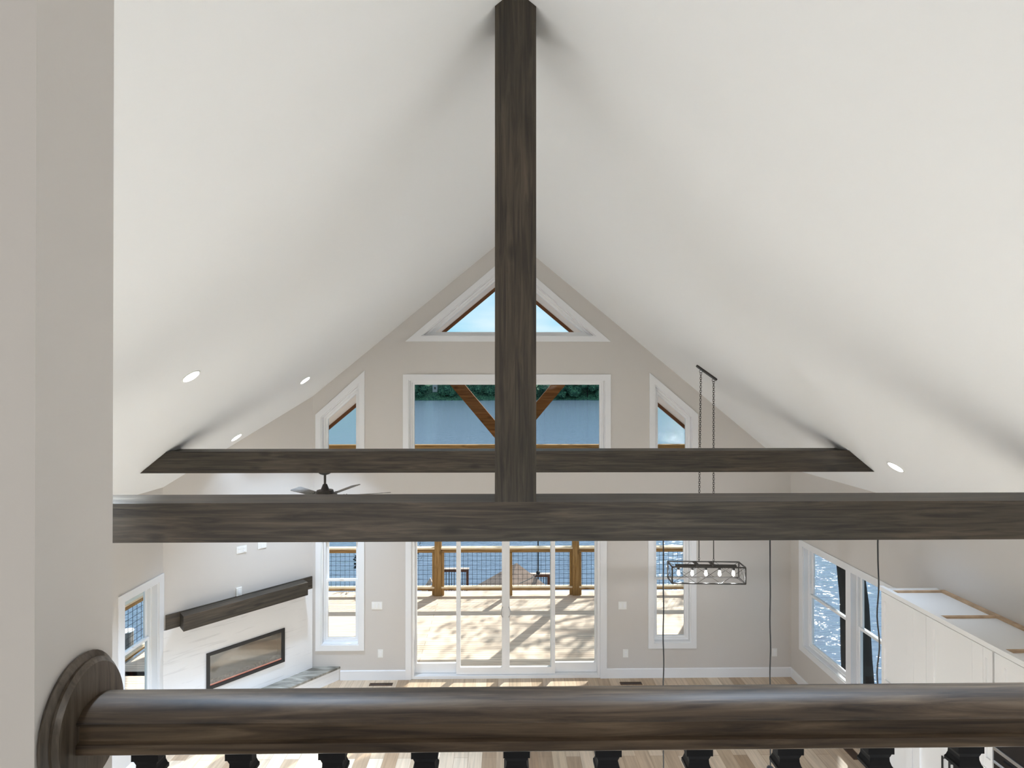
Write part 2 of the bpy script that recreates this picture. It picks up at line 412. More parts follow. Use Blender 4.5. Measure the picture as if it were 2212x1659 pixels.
# loft partition whose end the handrail dies into
cz = lambda x: ceilz(x)
b = MB()
b.prism([(-.616, 3.15), (-.616, cz(.616)), (-W, ez), (-W, 3.15)], .604, .722, lambda u, q, d: (u, d, q))
shell('wall_loft', b, M['wall'])
shell('floor_loft', MB().box(-W, W, -4, .78, 3.15, 3.40), M['carpet'])

# ------------------------------------------------------------------ windows
def casing(b, poly, w_, mp, header=None, t=.018):
    b.ring(inset(poly, -w_), poly, -t, 0, mp)
def hwindow(name, poly, mp, railz=None, cw=.092, split=None):
    r = tag(MB().ring(poly, inset(poly, .014), -.001, .15, mp).build(name, M['trim']), kind='structure')
    c = MB(); casing(c, poly, cw, mp); c.build('casing', M['trim'], r, bevel=.002)
    subs = split or [poly]
    for s_ in subs:
        p = inset(s_, .012)
        MB().ring(p, inset(p, .03), .075, .148, mp).build('window_frame', M['vinyl'], r, bevel=.002)
        p2 = inset(p, .03)
        if railz is None:
            s = MB().ring(p2, inset(p2, .034), .095, .135, mp).build('sash', M['vinyl'], r, bevel=.002)
            MB().prism(inset(p2, .030), .112, .118, mp).build('glass_pane', M['glass'], s)
        else:
            u0 = min(a for a, _ in p2); u1 = max(a for a, _ in p2); z0 = min(q for _, q in p2); z1 = max(q for _, q in p2)
            for (a0, a1, d0) in ((z0, railz+.02, .085), (railz-.02, z1, .115)):
                pp = rect(u0, u1, a0, a1)
                s = MB().ring(pp, inset(pp, .036), d0, d0+.028, mp).build('sash', M['vinyl'], r, bevel=.002)
                MB().prism(inset(pp, .032), d0+.011, d0+.017, mp).build('glass_pane', M['glass'], s)
            uc = (u0+u1)/2
            MB().box(uc-.03, uc+.03, railz+.02, railz+.033, .07, .1, mp).build('sash_lock', M['vinyl'], r, bevel=.003)
    if split:
        a = split[0][1][0]; c_ = split[1][0][0]; z0 = poly[0][1]; z1 = poly[2][1]
        MB().box(a-.012, c_+.012, z0+.01, z1-.01, .0, .148, mp).build('mullion', M['trim'], r, bevel=.002)
    return r
hwindow('window_1', tri_o, mF)
hwindow('window_2', trl_o, mF)
hwindow('window_3', rec_o, mF)
hwindow('window_4', trr_o, mF)
hwindow('window_5', nl_o, mF, railz=1.585)
hwindow('window_6', nr_o, mF, railz=1.585)
hwindow('window_7', lw_o, mL, railz=1.47)
hwindow('window_8', rw_o, mR, railz=1.49, split=[rect(5.885, 6.895, .67, 2.24), rect(6.975, 7.985, .67, 2.24)])
hwindow('window_9', bw_o, mB)  # unseen window added behind the viewer to let skylight in

# sliding door
r = tag(MB().ring([(-1.59, -.0), (1.49, -.0), (1.49, 2.44), (-1.59, 2.44)], [(-1.55, .045), (1.45, .045), (1.45, 2.40), (-1.55, 2.40)], .0, .149, mF).build('door_1', M['vinyl'], bevel=.002), kind='structure')
c = MB(); po = [(-1.59, 0), (-1.59, 2.44), (1.49, 2.44), (1.49, 0)]
c.box(-1.685, -1.59, -.02, .0, 0, 2.535, lambda x, y, z: (x, D+y, z)); c.box(1.49, 1.60, -.02, .0, 0, 2.535, lambda x, y, z: (x, D+y, z)); c.box(-1.59, 1.49, -.02, 0, 2.44, 2.535, lambda x, y, z: (x, D+y, z))
c.build('casing', M['trim'], r, bevel=.002)
for (u0, u1, d0, gb, sl_, sr) in ((-1.55, -.80, .095, .205, .03, .066), (.685, 1.45, .095, .205, .066, .03), (-.866, -.055, .04, .165, .068, .064), (-.055, .757, .04, .165, .065, .066)):
    pn = MB().ring(rect(u0, u1, .05, 2.395), rect(u0+sl_, u1-sr, gb, 2.31), d0, d0+.045, mF).build('door_panel', M['vinyl'], r, bevel=.002)
    MB().prism(rect(u0+sl_-.005, u1-sr+.005, gb-.005, 2.315), d0+.02, d0+.026, mF).build('glass_pane', M['glass'], pn)
for s_, x0 in ((-1, -.105), (1, -.005)):
    pts = [(x0, D+.04-.03*math.sin(math.pi*k/8)-.002, .985+.17*k/8) for k in range(9)]
    pts = [(p[0]+s_*.028*math.sin(math.pi*k/8), p[1], p[2]) for k, p in enumerate(pts)]
    MB().path(pts, .007).build('door_handle', M['steel'], r, smooth=True)

# baseboards
def bboard(name, u0, u1, mp): tag(MB().prism([(-.016, 0), (0, 0), (0, .155), (-.008, .155), (-.016, .145)], u0, u1, lambda d, q, u: mp(u, q, d)).build(name, M['trim']), kind='structure')
bboard('baseboard_front', -2.74, -1.685, mF); bboard('baseboard_front_right', 1.60, W, mF)
bboard('baseboard_right', 5.5, D-.016, mR); bboard('baseboard_left', -4, 6.42, mL)

# ------------------------------------------------------------------ tie beams and king post
BZ0, BZ1 = 3.772, 4.018
def tie_beam(y, lab, post=False):
    xe = lambda z: (RZ-z)/P-.001
    r = root('tie_beam', (0, y+.13, BZ0), lab, 'beam')
    MB().prism([(-xe(BZ0), BZ0), (xe(BZ0), BZ0), (xe(BZ1), BZ1), (-xe(BZ1), BZ1)], y, y+.26, lambda u, q, d: (u, d, q)).build('beam_timber', M['beamX'], r, bevel=.002)
    return r
tie_beam(5.83, 'far stained timber tie beam with angled ends against the white sloped ceiling')
tie_beam(3.20, 'near stained timber tie beam crossing the whole view at the foot of the post')
r = root('king_post', (0, 3.33, BZ1), 'tall vertical stained timber post rising from the near beam to the ridge', 'post')
MB().prism([(-.130, BZ1), (.130, BZ1), (.130, ceilz(.130)), (0, RZ), (-.130, ceilz(.130))], 3.20, 3.46, lambda u, q, d: (u, d, q)).build('post_timber', M['beamZ'], r, bevel=.002)

# ------------------------------------------------------------------ loft handrail, rosette, balusters
RY = .668
r = root('handrail', (1.2, RY, 4.276), 'dark stained moulded wooden handrail in the foreground', 'handrail')
half = [(-.012, 4.3315), (-.022, 4.3275), (-.029, 4.3205), (-.0315, 4.316), (-.0305, 4.3125), (-.026, 4.3095), (-.0265, 4.292), (-.0315, 4.290), (-.032, 4.288), (-.032, 4.2785), (-.030, 4.2765)]
prof = [(0, 4.333)]+half+[(-a, z) for a, z in half[::-1]]
MB().prism([(RY+a, z) for a, z in prof], -.597, 3.2, lambda u, q, d: (d, u, q)).build('rail_moulding', M['rail'], r, smooth=True)
ro = MB()
ro.lathe([(.078, 0), (.086, .002), (.088, .006), (.082, .010), (.079, .011), (.080, .015), (.074, .020), (.060, .021)], (-.616, RY-.003, 4.301), 48, mp=lambda v: Vector((v.z, v.x*.70, v.y)))
tag(ro.build('rosette', M['rosette'], origin=(-.616, RY, 4.301), smooth=True), 'round stained wood rosette plate fixing the handrail to the wall end', 'rosette')
names = ['first', 'second', 'third', 'fourth', 'fifth', 'sixth', 'seventh', 'eighth', 'ninth', 'tenth', 'eleventh', 'twelfth', 'thirteenth', 'fourteenth', 'fifteenth', 'sixteenth']
def baluster():
    r = root('baluster', (-.522, RY-.004, 3.40), 'x', 'baluster', 'black iron balusters under the handrail', local=True)
    top = 4.2765-3.40; h = .0175
    b = MB()
    def sq(wz): # square loft
        vs = []; fs = []
        for w_, z in wz: vs += [(-w_, -w_*.7, z), (w_, -w_*.7, z), (w_, w_*.7, z), (-w_, w_*.7, z)]
        n = len(wz)
        for k in range(n-1): fs += [(4*k+i, 4*k+(i+1) % 4, 4*k+4+(i+1) % 4, 4*k+4+i) for i in range(4)]
        fs += [(3, 2, 1, 0), (4*n-4, 4*n-3, 4*n-2, 4*n-1)]
        return b.add(vs, fs)
    sq([(.0170, top), (.0170, top-.0185), (.0150, top-.0185), (.0142, top-.021), (.0128, top-.0245), (.0130, top-.029), (.0146, top-.034), (.0160, top-.036), (.0160, top-.040), (.009, top-.040)])
    b.build('shoe', M['blackiron'], r)
    MB().box(-.0075, .0075, -.0075, .0075, 0.0, top-.03).build('spindle', M['blackiron'], r, bevel=.001)
    b = MB(); sq([(.0180, 0), (.0180, .012), (.014, .02), (.011, .03), (.0075, .032)]); b.build('base_shoe', M['blackiron'], r)
    return r
bal = baluster()
for i in range(16):
    o = bal if i == 0 else dup(bal, (-.522+.1177*i, RY-.004, 3.40))
    o['label'] = ('black iron baluster under the handrail, the one nearest the rosette' if i == 0 else
                  f'black iron baluster under the handrail, {names[i]} counting right from the rosette')

# ------------------------------------------------------------------ recessed lights
def downlight(x, y, lab, group='recessed ceiling lights', k=1.):
    s = 1 if x > 0 else -1
    a = -math.atan(P)*s*-1
    r = root('recessed_light', (x, y, ceilz(x)), lab, 'ceiling light', group, local=True)
    r.rotation_euler = (0, math.atan(P)*s, 0)
    MB().lathe([(.072, -.002), (.074, -.006), (.084, -.005), (.087, -.001)], n=32).build('trim_ring', M['plate'], r, smooth=True)
    MB().lathe([(.072, -.002), (.072, -.0055), (.03, -.006)], n=32).build('lens', M['led'], r)
    d = Vector((0, 0, -1)); nrm = Vector((-P*s, 0, -1)).normalized()
    l = lamp('downlight', (x, y, ceilz(x)), LAMP['can']*k, 'AREA', .14)
    l.location = Vector((x, y, ceilz(x)))+nrm*.06
    l.rotation_euler = (0, 0, 0); l.data.spread = R(78)
    return r
downlight(-2.91, 4.65, 'bright recessed light on the left slope, the nearest and largest of three', k=1.4)
downlight(-2.90, 7.25, 'bright recessed light on the left slope above the trapezoid window', k=.3)
downlight(-3.88, 7.28, 'bright recessed light on the left slope, lowest one near the beam', k=.02)
downlight(4.04, 5.30, 'bright recessed light on the right slope beside the beam end', k=.015)
for x, y, lab, k in ((-2.9, 3.1, 'left slope, hidden by the wall end', .4), (-2.9, 1.7, 'left slope, beside the loft edge', .8), (2.4, 1.7, 'right slope, beside the loft edge', .6), (-1.0, 1.7, 'left slope, near the ridge', .45), (1.0, 1.7, 'right slope, near the ridge', .45)):
    downlight(x, y, 'added fill light in the '+lab+', out of view', 'added fill lights out of view', k)  # unseen cans added to brighten floor and ceiling

# unseen fill lamps added behind the viewer and under the loft for brightness
for x, y in ((-1.6, -2.0), (1.6, -2.0)):
    r = root('fill_globe', (x, y, 5.0), 'unseen added fill lamp in a globe over the loft, ' + ('left one' if x < 0 else 'right one'), 'pendant light')
    MB().path([(x, y, 5.12), (x, y, ceilz(x))], .006).build('cord', M['black'], r)
    MB().lathe([(.01, -.15), (.09, -.12), (.145, -.04), (.15, 0), (.13, .075), (.06, .135), (.02, .14)], (x, y, 5.0), 24).build('globe', glass_mat('fill_globe_shell', .1, (.9, .9, .9)), r, smooth=True)
    lamp('globe_fill_lamp', (x, y, 5.0), LAMP['loft'], size=.30, color=(1, .97, .94))
for x in (-3., -1., 1., 3.):  # unseen discs added to throw bounce light off the floor
    r = root('fill_disc', (x, .25, 3.15), {-3.: 'leftmost', -1.: 'second from left', 1.: 'third from left', 3.: 'rightmost'}[x]+' unseen added fill disc under the loft floor', 'ceiling light', 'added fill discs under the loft')
    MB().lathe([(.12, 0), (.12, -.02), (.1, -.025)], (x, .25, 3.15)).build('disc', M['led'], r)
    lamp('fill_disc_lamp', (x, .25, 3.10), LAMP['under']*1.05, 'AREA', .22, spread=R(150))

# ------------------------------------------------------------------ diagonal fireplace corner
sur = tag(walls(rect(.0, DU-.02, 0, 1.5), [fpo], -.03, .0, mD).build('fireplace_surround', M['surround']), 'white veined stone facing under the timber mantel in the corner', 'fireplace surround')
r = root('mantel', mD(DU/2, 1.5, -.03), 'dark stained timber mantel shelf on its backboard above the fireplace', 'mantel')
r.rotation_euler = (0, 0, R(45))
def loc(o, par):  # re-express world verts of a child of a rotated root
    mi = (Matrix.Translation(par.location) @ Matrix.Rotation(R(45), 4, 'Z')).inverted() @ Matrix.Translation(par.location)
    o.data.transform(mi); return o
loc(MB().box(.03, DU-.02, 1.5, 1.695, -.028, -.0, lambda u, q, d: mD(u, q, d)).build('backboard', M['mantel'], r), r)
loc(MB().box(.19, 1.88, 1.487, 1.69, -.21, -.028, lambda u, q, d: mD(u, q, d)).build('shelf_timber', M['mantel'], r, bevel=.004), r)
# electric fireplace insert
r = root('electric_fireplace', mD((fp_u0+fp_u1)/2, fp_z0, -.03), 'long black linear electric fireplace set in the white stone', 'fireplace')
MB().ring(rect(fp_u0, fp_u1, fp_z0, fp_z1), rect(fp_u0+.045, fp_u1-.045, fp_z0+.045, fp_z1-.045), -.05, -.03, mD).build('frame', M['black'], r, bevel=.002)
fb = MB(); a = fpo
fb.ring(rect(fp_u0+.02, fp_u1-.02, fp_z0+.02, fp_z1-.02), rect(fp_u0+.035, fp_u1-.035, fp_z0+.03, fp_z1-.03), -.03, .16, mD)
fb.prism(rect(fp_u0+.02, fp_u1-.02, fp_z0+.02, fp_z1-.02), .16, .17, mD)
fb.build('firebox', mat('charcoal_firebox', (.03, .03, .032), .6, .3), r)
fg = bpy.data.materials.new('reflective_smoked_glass'); fg.use_nodes = True; t = fg.node_tree; t.nodes.clear()
o_ = N(t, 'ShaderNodeOutputMaterial'); a_ = N(t, 'ShaderNodeBsdfTransparent'); a_.inputs[0].default_value = (.62, .62, .62, 1)
g_ = N(t, 'ShaderNodeBsdfGlossy'); g_.inputs['Roughness'].default_value = .06; x_ = N(t, 'ShaderNodeMixShader'); x_.inputs[0].default_value = .2
t.links.new(a_.outputs[0], x_.inputs[1]); t.links.new(g_.outputs[0], x_.inputs[2]); t.links.new(x_.outputs[0], o_.inputs[0])
MB().prism(rect(fp_u0+.034, fp_u1-.034, fp_z0+.034, fp_z1-.034), -.033, -.028, mD).build('glass_front', fg, r)
em = MB(); random.seed(3)
for k in range(90):
    u = fp_u0+.05+(fp_u1-fp_u0-.10)*random.random(); d = random.uniform(.0, .08); h = random.uniform(.012, .034)
    c_ = Vector(mD(u, fp_z0+.058+h*.5, d))
    em.lathe([(h*.5, -h*.6), (h, -h*.1), (h*.7, h*.5), (h*.2, h*.8)], c_, 6)
tag(em.build('ember_bed', mat('crystal_and_driftwood_embers', (.30, .24, .20), .3, .5, noise_amt=.7, nscale=40), r), kind='stuff')
MB().box(fp_u0+.045, fp_u1-.045, fp_z0+.044, fp_z0+.058, -.025, -.01, mD).build('glow_strip', mat('orange_glow', (.8, .2, .1), .5, .2, emit=(1, .30, .20), es=1.1), r)
# hearth bench
hp = [(-W, 6.88), (-3.19, D), (-2.74, D), (-W, 6.43)]
r = root('hearth', (-3.7, 7.4, 0), 'raised hearth bench with white front and grey veined stone top', 'hearth')
hb = inset(hp, .012)
MB().prism([(-W, 6.88), (-3.19, D), (-2.765, D), (-W, 6.455)], 0, .185, lambda u, q, d: (u, q, d)).build('hearth_base', M['surround'], r)
MB().prism(hp, .185, .22, lambda u, q, d: (u, q, d)).build('hearth_slab', M['hearthtop'], r, bevel=.004)

# ------------------------------------------------------------------ wall plates
def plate(name, mp, u0, u1, z0, z1, lab, cat, n, outlet=False, t=.007):
    c_ = Vector(mp((u0+u1)/2, (z0+z1)/2, 0)); r = root(name, c_, lab, cat)
    MB().box(u0, u1, z0, z1, -t, -.0003, mp).build('cover_plate', M['plate'], r, bevel=.0015)
    for k in range(n):
        uc = u0+(u1-u0)*(k+.5)/n; zc = (z0+z1)/2
        if outlet:
            for dz in (-.022, .022): MB().box(uc-.016, uc+.016, zc+dz-.014, zc+dz+.014, -t-.003, -t+.001, mp).build('receptacle', M['vinyl'], r)
        else: MB().box(uc-.016, uc+.016, zc-.034, zc+.034, -t-.004, -t+.001, mp).build('rocker', M['vinyl'], r)
    return r
plate('light_switch', mF, -2.236, -2.063, 1.143, 1.265, 'wide white switch plate left of the sliding door', 'light switch', 3)
plate('light_switch', mF, 1.79, 1.925, 1.12, 1.245, 'white switch plate right of the sliding door', 'light switch', 2)
plate('wall_outlet', mF, -2.135, -2.05, .36, .49, 'white outlet left of the sliding door near the floor', 'outlet', 1, True)
plate('wall_outlet', mF, 1.865, 1.95, .335, .465, 'white outlet low between the sliding door and right narrow window', 'outlet', 1, True)
plate('wall_outlet', mF, 4.32, 4.405, .335, .465, 'white outlet low in the right corner of the front wall', 'outlet', 1, True)
plate('wall_outlet', mD, .905, 1.045, 2.31, 2.415, 'white double outlet plate high above the mantel', 'outlet', 2, True)
plate('cable_plate', mD, 1.20, 1.325, 2.315, 2.415, 'small white cable plate right of the double outlet above the mantel', 'cable plate', 1)
o = plate('thermostat_remote', mD, .90, .975, 1.697, 1.815, 'small white remote standing on the mantel against the wall', 'remote', 1, t=.02)

# floor registers
for (x, y, lx, ly, lab) in ((-2.05, 8.19, .37, .075, 'brown floor register left of the sliding door'), (1.955, 8.165, .35, .075, 'brown floor register right of the sliding door'), (4.44, 6.60, .12, .30, 'brown floor register beside the right wall')):
    r = root('floor_register', (x, y, 0), lab, 'floor vent')
    MB().ring(rect(x-lx/2, x+lx/2, y-ly/2, y+ly/2), rect(x-lx/2+.012, x+lx/2-.012, y-ly/2+.012, y+ly/2-.012), .0, .006, lambda u, q, d: (u, q, d)).build('register_frame', M['vent'], r)
    g = MB(); n = 14
    for k in range(n):
        if lx > ly: g.box(x-lx/2+.012+(lx-.024)*k/n, x-lx/2+.012+(lx-.024)*(k+.45)/n, y-ly/2+.01, y+ly/2-.01, 0, .004)
        else: g.box(x-lx/2+.01, x+lx/2-.01, y-ly/2+.012+(ly-.024)*k/n, y-ly/2+.012+(ly-.024)*(k+.45)/n, 0, .004)
    g.build('louvres', M['vent'], r)
    MB().box(x-lx/2+.011, x+lx/2-.011, y-ly/2+.011, y+ly/2-.011, .0, .0015).build('duct_shade', M['black'], r)  # flat black sheet stands in for the shade inside the duct

# ------------------------------------------------------------------ ceiling fan
fx, fy = -2.162, 5.96
r = root('ceiling_fan', (fx, fy, BZ0), 'dark bronze ceiling fan with grey wood blades under the far beam', 'ceiling fan')
MB().lathe([(.068, 0), (.068, -.022), (.05, -.034), (.02, -.045)], (fx, fy, BZ0), 28).build('canopy', M['bronze'], r, smooth=True)
MB().tube((fx, fy, BZ0-.04), (fx, fy, 3.60), .0135, 14).build('downrod', M['bronze'], r, smooth=True)
MB().lathe([(.016, .09), (.024, .085), (.045, .03), (.05, .02)], (fx, fy, 3.535), 24).build('yoke_cover', M['bronze'], r, smooth=True)
MB().lathe([(.05, .03), (.092, .022), (.098, .0), (.10, -.01), (.135, -.022), (.14, -.05), (.12, -.10), (.08, -.12), (.03, -.13)], (fx, fy, 3.53), 32).build('motor_housing', M['bronze'], r, smooth=True)
fbw = wood('grey_fan_blade', (.16, .14, .12), (.26, .24, .215), (.36, .33, .30), 'X', .6, .3, 1.5, knots=False)
for k in range(6):
    a = R(18+60*k); mt = Matrix.Translation((fx, fy, 3.475)) @ Matrix.Rotation(a, 4, 'Z') @ Matrix.Rotation(R(-11), 4, 'X')
    b = MB().prism([(.2, -.05), (.72, -.068), (.745, -.05), (.745, .05), (.72, .068), (.2, .05)], -.004, .004, lambda u, q, d: mt @ Vector((u, q, d)))
    bl = b.build('blade', fbw, r, bevel=.001)
    MB().box(.09, .26, -.018, .018, -.0085, -.004, lambda x, y, z: mt @ Vector((x, y, z+.012))).build('blade_iron', M['bronze'], bl)
    for dx in (.21, .24): MB().lathe([(.006, .0), (.006, .006), (.003, .009)], n=8, mp=lambda v: mt @ (v+Vector((dx, 0, .0085)))).build('screw', M['bronze'], bl)

# ------------------------------------------------------------------ chandelier
r = root('chandelier', (2.745, 7.09, 2.27), 'rectangular dark metal cage chandelier with five lit bulbs on two chains', 'chandelier')
sl_ = Vector((1, -.38, -P)).normalized()
def canm(u, q, d):
    nrm = Vector((P, 0, 1)).normalized(); side = nrm.cross(sl_).normalized(); sx_ = side.cross(nrm)
    return Vector((2.765, 7.1, ceilz(2.765)))+sx_*u+side*q-nrm*d
MB().prism([(-.17, -.02), (-.145, -.035), (.145, -.035), (.17, -.02), (.17, .02), (.145, .035), (-.145, .035), (-.17, .02)], .0, .022, canm).build('canopy', M['bronze'], r, bevel=.002)
c0, c1 = Vector((2.690, 7.13, 4.985)), Vector((2.845, 7.07, 4.86))
for cpt, zb in ((c0, 2.92), (c1, 2.92)):
    ch = MB(); z = cpt.z-.01; k = 0
    ch.torus((cpt.x, cpt.y, z), .021, .0035); z -= .035
    while z > zb:
        ch.torus((cpt.x-(cpt.x-(2.66 if cpt is c0 else 2.842))*(cpt.z-z)/2.1, cpt.y, z), .013, .0032, sq=1.55, n=10, m=5, rot=(k % 2)*R(90)); z -= .0305; k += 1
    ch.build('chain', M['bronze'], r, smooth=True)
    xb = 2.66 if cpt is c0 else 2.842
    MB().tube((xb, cpt.y, zb+.02), (xb, cpt.y, 2.36), .0065, 10).build('stem', M['bronze'], r, smooth=True)
    ch = MB(); ch.torus((xb, cpt.y, 2.345), .011, .003, sq=1.5); ch.torus((xb, cpt.y, 2.318), .009, .003, sq=1.5, rot=R(90)); ch.build('hanging_link', M['bronze'], r, smooth=True)
chr_ = Matrix.Translation((2.745, 7.10, 2.16)) @ Matrix.Rotation(R(-2.5), 4, 'Z')
cm = lambda x, y, z: chr_ @ Vector((x, y, z))
L_, H_, G_ = .50, .112, .115
fr = MB(); t_ = .0075
for y in (-G_, G_):
    for z in (-H_, H_): fr.box(-L_, L_, y-t_, y+t_, z-t_, z+t_, cm)
    for x in (-L_, L_): fr.box(x-t_, x+t_, y-t_, y+t_, -H_, H_, cm)
for x in (-L_, L_):
    for z in (-H_, H_): fr.box(x-t_, x+t_, -G_, G_, z-t_, z+t_, cm)
fr.box(-.15, -.10, -G_, G_, H_-.006, H_+.006, cm); fr.box(.07, .12, -G_, G_, H_-.006, H_+.006, cm)
fr.build('cage_frame', M['bronze'], r)
wr = MB()
for y in (-G_, G_):
    for (x0, x1) in ((-.5, -.165), (-.165, .165), (.165, .5)):
        wr.tube(cm(x0, y, -H_), cm(x1, y, H_), .0028, 6); wr.tube(cm(x0, y, H_), cm(x1, y, -H_), .0028, 6)
for x in (-L_, L_): wr.tube(cm(x, -G_, -H_), cm(x, G_, H_), .0028, 6); wr.tube(cm(x, G_, -H_), cm(x, -G_, H_), .0028, 6)
wr.build('cross_wires', M['bronze'], r)
MB().box(-.42, .42, -.024, .024, H_-.035, H_-.004, cm).build('socket_bar', M['bronze'], r, bevel=.002)
for k in range(5):
    x = -.38+.19*k
    s = MB().lathe([(.019, .0), (.019, -.04), (.015, -.042)], n=14, mp=lambda v: cm(x+v.x, v.y, v.z+H_-.034)).build('socket', M['bronze'], r, smooth=True)
    MB().lathe([(.012, -.04), (.014, -.05), (.019, -.075), (.023, -.098), (.019, -.115), (.006, -.126)], n=16, mp=lambda v: cm(x+v.x, v.y, v.z+H_-.034)).build('bulb', M['bulb'], s, smooth=True)
for k in range(5): lamp('chandelier_glow', cm(-.38+.19*k, 0, -.075), LAMP['chand']*1.2, size=.015, color=(.9, .94, 1))

# ------------------------------------------------------------------ island pendants on the near beam
for i, (x, zt) in enumerate(((.972, 2.17), (1.677, 2.252), (2.394, 2.17))):
    r = root('pendant_light', (x, 3.33, BZ0), 'x', 'pendant light', 'black cord pendants hung from the near beam')
    r['label'] = ['thin black pendant cord in front of the right narrow window', 'thin black pendant cord between the chandelier and the right corner', 'thin black wavy pendant cord in front of the right wall window'][i]
    MB().lathe([(.055, .0), (.055, -.015), (.02, -.022)], (x, 3.33, BZ0), 20).build('canopy', M['black'], r, smooth=True)
    n = 30; am = (.0025, .002, .006)[i]
    pts = [(x+am*math.sin(k*.9+i)*math.sin(math.pi*k/n), 3.33+am*.6*math.cos(k*.7), BZ0-.01-(BZ0-.01-zt)*k/n) for k in range(n+1)]
    pts[0] = (x, 3.33, BZ0-.01); pts[-1] = (x, 3.33, zt)
    MB().path(pts, .0045).build('cord', M['black'], r, smooth=True)
    MB().lathe([(.008, .0), (.02, -.008), (.024, -.02), (.024, -.07)], (x, 3.33, zt), 18).build('socket', M['black'], r, smooth=True)
    MB().lathe([(.026, -.02), (.09, -.10), (.14, -.21), (.137, -.21), (.087, -.102), (.02, -.03)], (x, 3.33, zt-.03), 28).build('shade', M['black'], r, smooth=True)
    MB().lathe([(.012, 0), (.028, -.05), (.025, -.08), (.008, -.09)], (x, 3.33, zt-.08), 14).build('bulb', M['bulb'], r, smooth=True)
    lamp('pendant_glow', (x, 3.33, zt-.23), LAMP['pendant'], size=.05, color=(.9, .94, 1))

# ------------------------------------------------------------------ tall cabinets on the right wall
CX, CY1, CY0, CT = 4.03, 5.495, 2.95, 2.53
r = root('tall_cabinet', ((CX+W)/2, 4.9, 0), 'tall white kitchen cabinet run with open raw wood top along right wall', 'cabinet')
y_ov1, y_ov0 = 4.20, 3.44
cb = MB()
cb.box(CX+.02, W-.001, 4.22, CY1, .1, CT+.022); cb.box(CX+.07, W-.001, CY0, CY1, 0, .1); cb.box(CX+.02, W-.001, CY0, 4.22, .1, CT+.022)
cb.build('carcass', M['cabinet'], r)
ft = MB(); ft.box(CX, CX+.02, CY0, CY1, 2.535, 2.585); ft.box(CX-.03, CX+.02, CY0, CY1+.0, 2.545, 2.59); ft.box(CX, W-.001, CY1-.019, CY1, .1, 2.56)
ft.build('crown_trim', M['cabinet'], r, bevel=.002)
# raw frame strips on top
tp = MB()
for y in (5.395, 4.79, 4.16, 3.5): tp.box(CX+.02, W-.02, y-.012, y+.014, CT+.0, 2.572)
tp.box(W-.045, W-.001, CY0, 5.40, CT+.0, 2.578)
tp.build('raw_top_frame', M['rawply'], r)
def door_(y0, y1, z0, z1, handle=None, s=.086, s2_=None):
    d = MB().box(CX, CX+.02, y0+.001, y1-.001, z0, z1)
    o = d.build('door', M['cabinet'], r)
    # shaker frame standing proud of the panel
    MB().ring(rect(y0+.001, y1-.001, z0, z1), rect(y0+s, y1-(s2_ or s), z0+.085, z1-.085), -.018, .0, lambda u, q, dd: (CX+dd, u, q)).build('door_frame', M['cabinet'], o, bevel=.0015)
    if handle:
        hy, hz0, hz1 = handle
        MB().path([(CX-.012, hy, hz0+.02), (CX-.045, hy, hz0+.02)], .005).path([(CX-.012, hy, hz1-.02), (CX-.045, hy, hz1-.02)], .005).box(CX-.051, CX-.040, hy-.006, hy+.006, hz0, hz1).build('handle', M['black'], o)
for (y0, y1, a_) in ((5.04, 5.474, .04), (4.40, 4.888, .085), (4.215, 4.30, .02)):
    door_(y0, y1, 1.52, 2.533, s=.086 if y0 > 4.3 else .02, s2_=a_)
MB().box(CX-.018, CX+.02, 4.889, 5.039, 1.52, 2.533).box(CX-.018, CX+.02, 4.301, 4.399, 1.52, 2.533).build('filler_board', M['cabinet'], r)
for (y0, y1) in ((5.06, 5.474), (4.64, 5.055), (4.215, 4.635)):
    door_(y0, y1, .11, 1.515, ((y0+.035) if y0 > 4.63 and y0 < 5 else (y1-.035), 1.02, 1.33))
# wall oven tower
door_(y_ov0, y_ov1, 2.2, 2.533); door_(y_ov0, y_ov1, .11, .55)
ov = root('wall_oven', (CX, (y_ov0+y_ov1)/2, 1.2), 'built-in black glass oven with steel trim in the tall cabinets', 'oven')
MB().box(CX-.035, CX+.015, y_ov0+.01, y_ov1-.01, .6, 2.18).build('oven_body', M['ovenglass'], ov, bevel=.004)
for z in (.6, 1.2, 1.735, 2.15): MB().box(CX-.045, CX-.03, y_ov0+.01, y_ov1-.01, z, z+.03).build('steel_trim', M['steel'], ov, bevel=.003)
for z in (1.12, 1.67): MB().path([(CX-.08, y_ov0+.06, z), (CX-.08, y_ov1-.06, z)], .011).build('handle', M['steel'], ov, smooth=True)
door_(CY0, 3.435, .11, 2.533)

# ------------------------------------------------------------------ porch: deck, rails, roof
DX0, DX1, DY1 = -6.6, 5.0, 11.95
dk = root('deck', (0, 10, 0), 'sunlit wooden deck boards outside the sliding door', 'deck')
b = MB(); y = D+.16
while y < DY1-.02: b.box(DX0, DX1, y, min(y+.14, DY1), -.03, 0); y += .1445
y = 4.0
while y < D+.15: b.box(DX0, -W-.16, y, y+.14, -.03, 0); y += .1445
b.build('deck_boards', M['deck'], dk)
b = MB(); b.box(DX0, DX1, DY1-.04, DY1, -.3, -.03); b.box(DX0, DX1, D+.2, D+.24, -.3, -.03); b.box(DX0, DX0+.04, 4, DY1, -.3, -.03)
for x in range(-6, 5): b.box(x-.02, x+.02, D+.2, DY1, -.3, -.031)
b.build('joists', M['pineX'], dk)
M['capw'] = mat('bright_cap_board', (.82, .68, .50), .7, .2, noise_amt=.12, nscale=5)
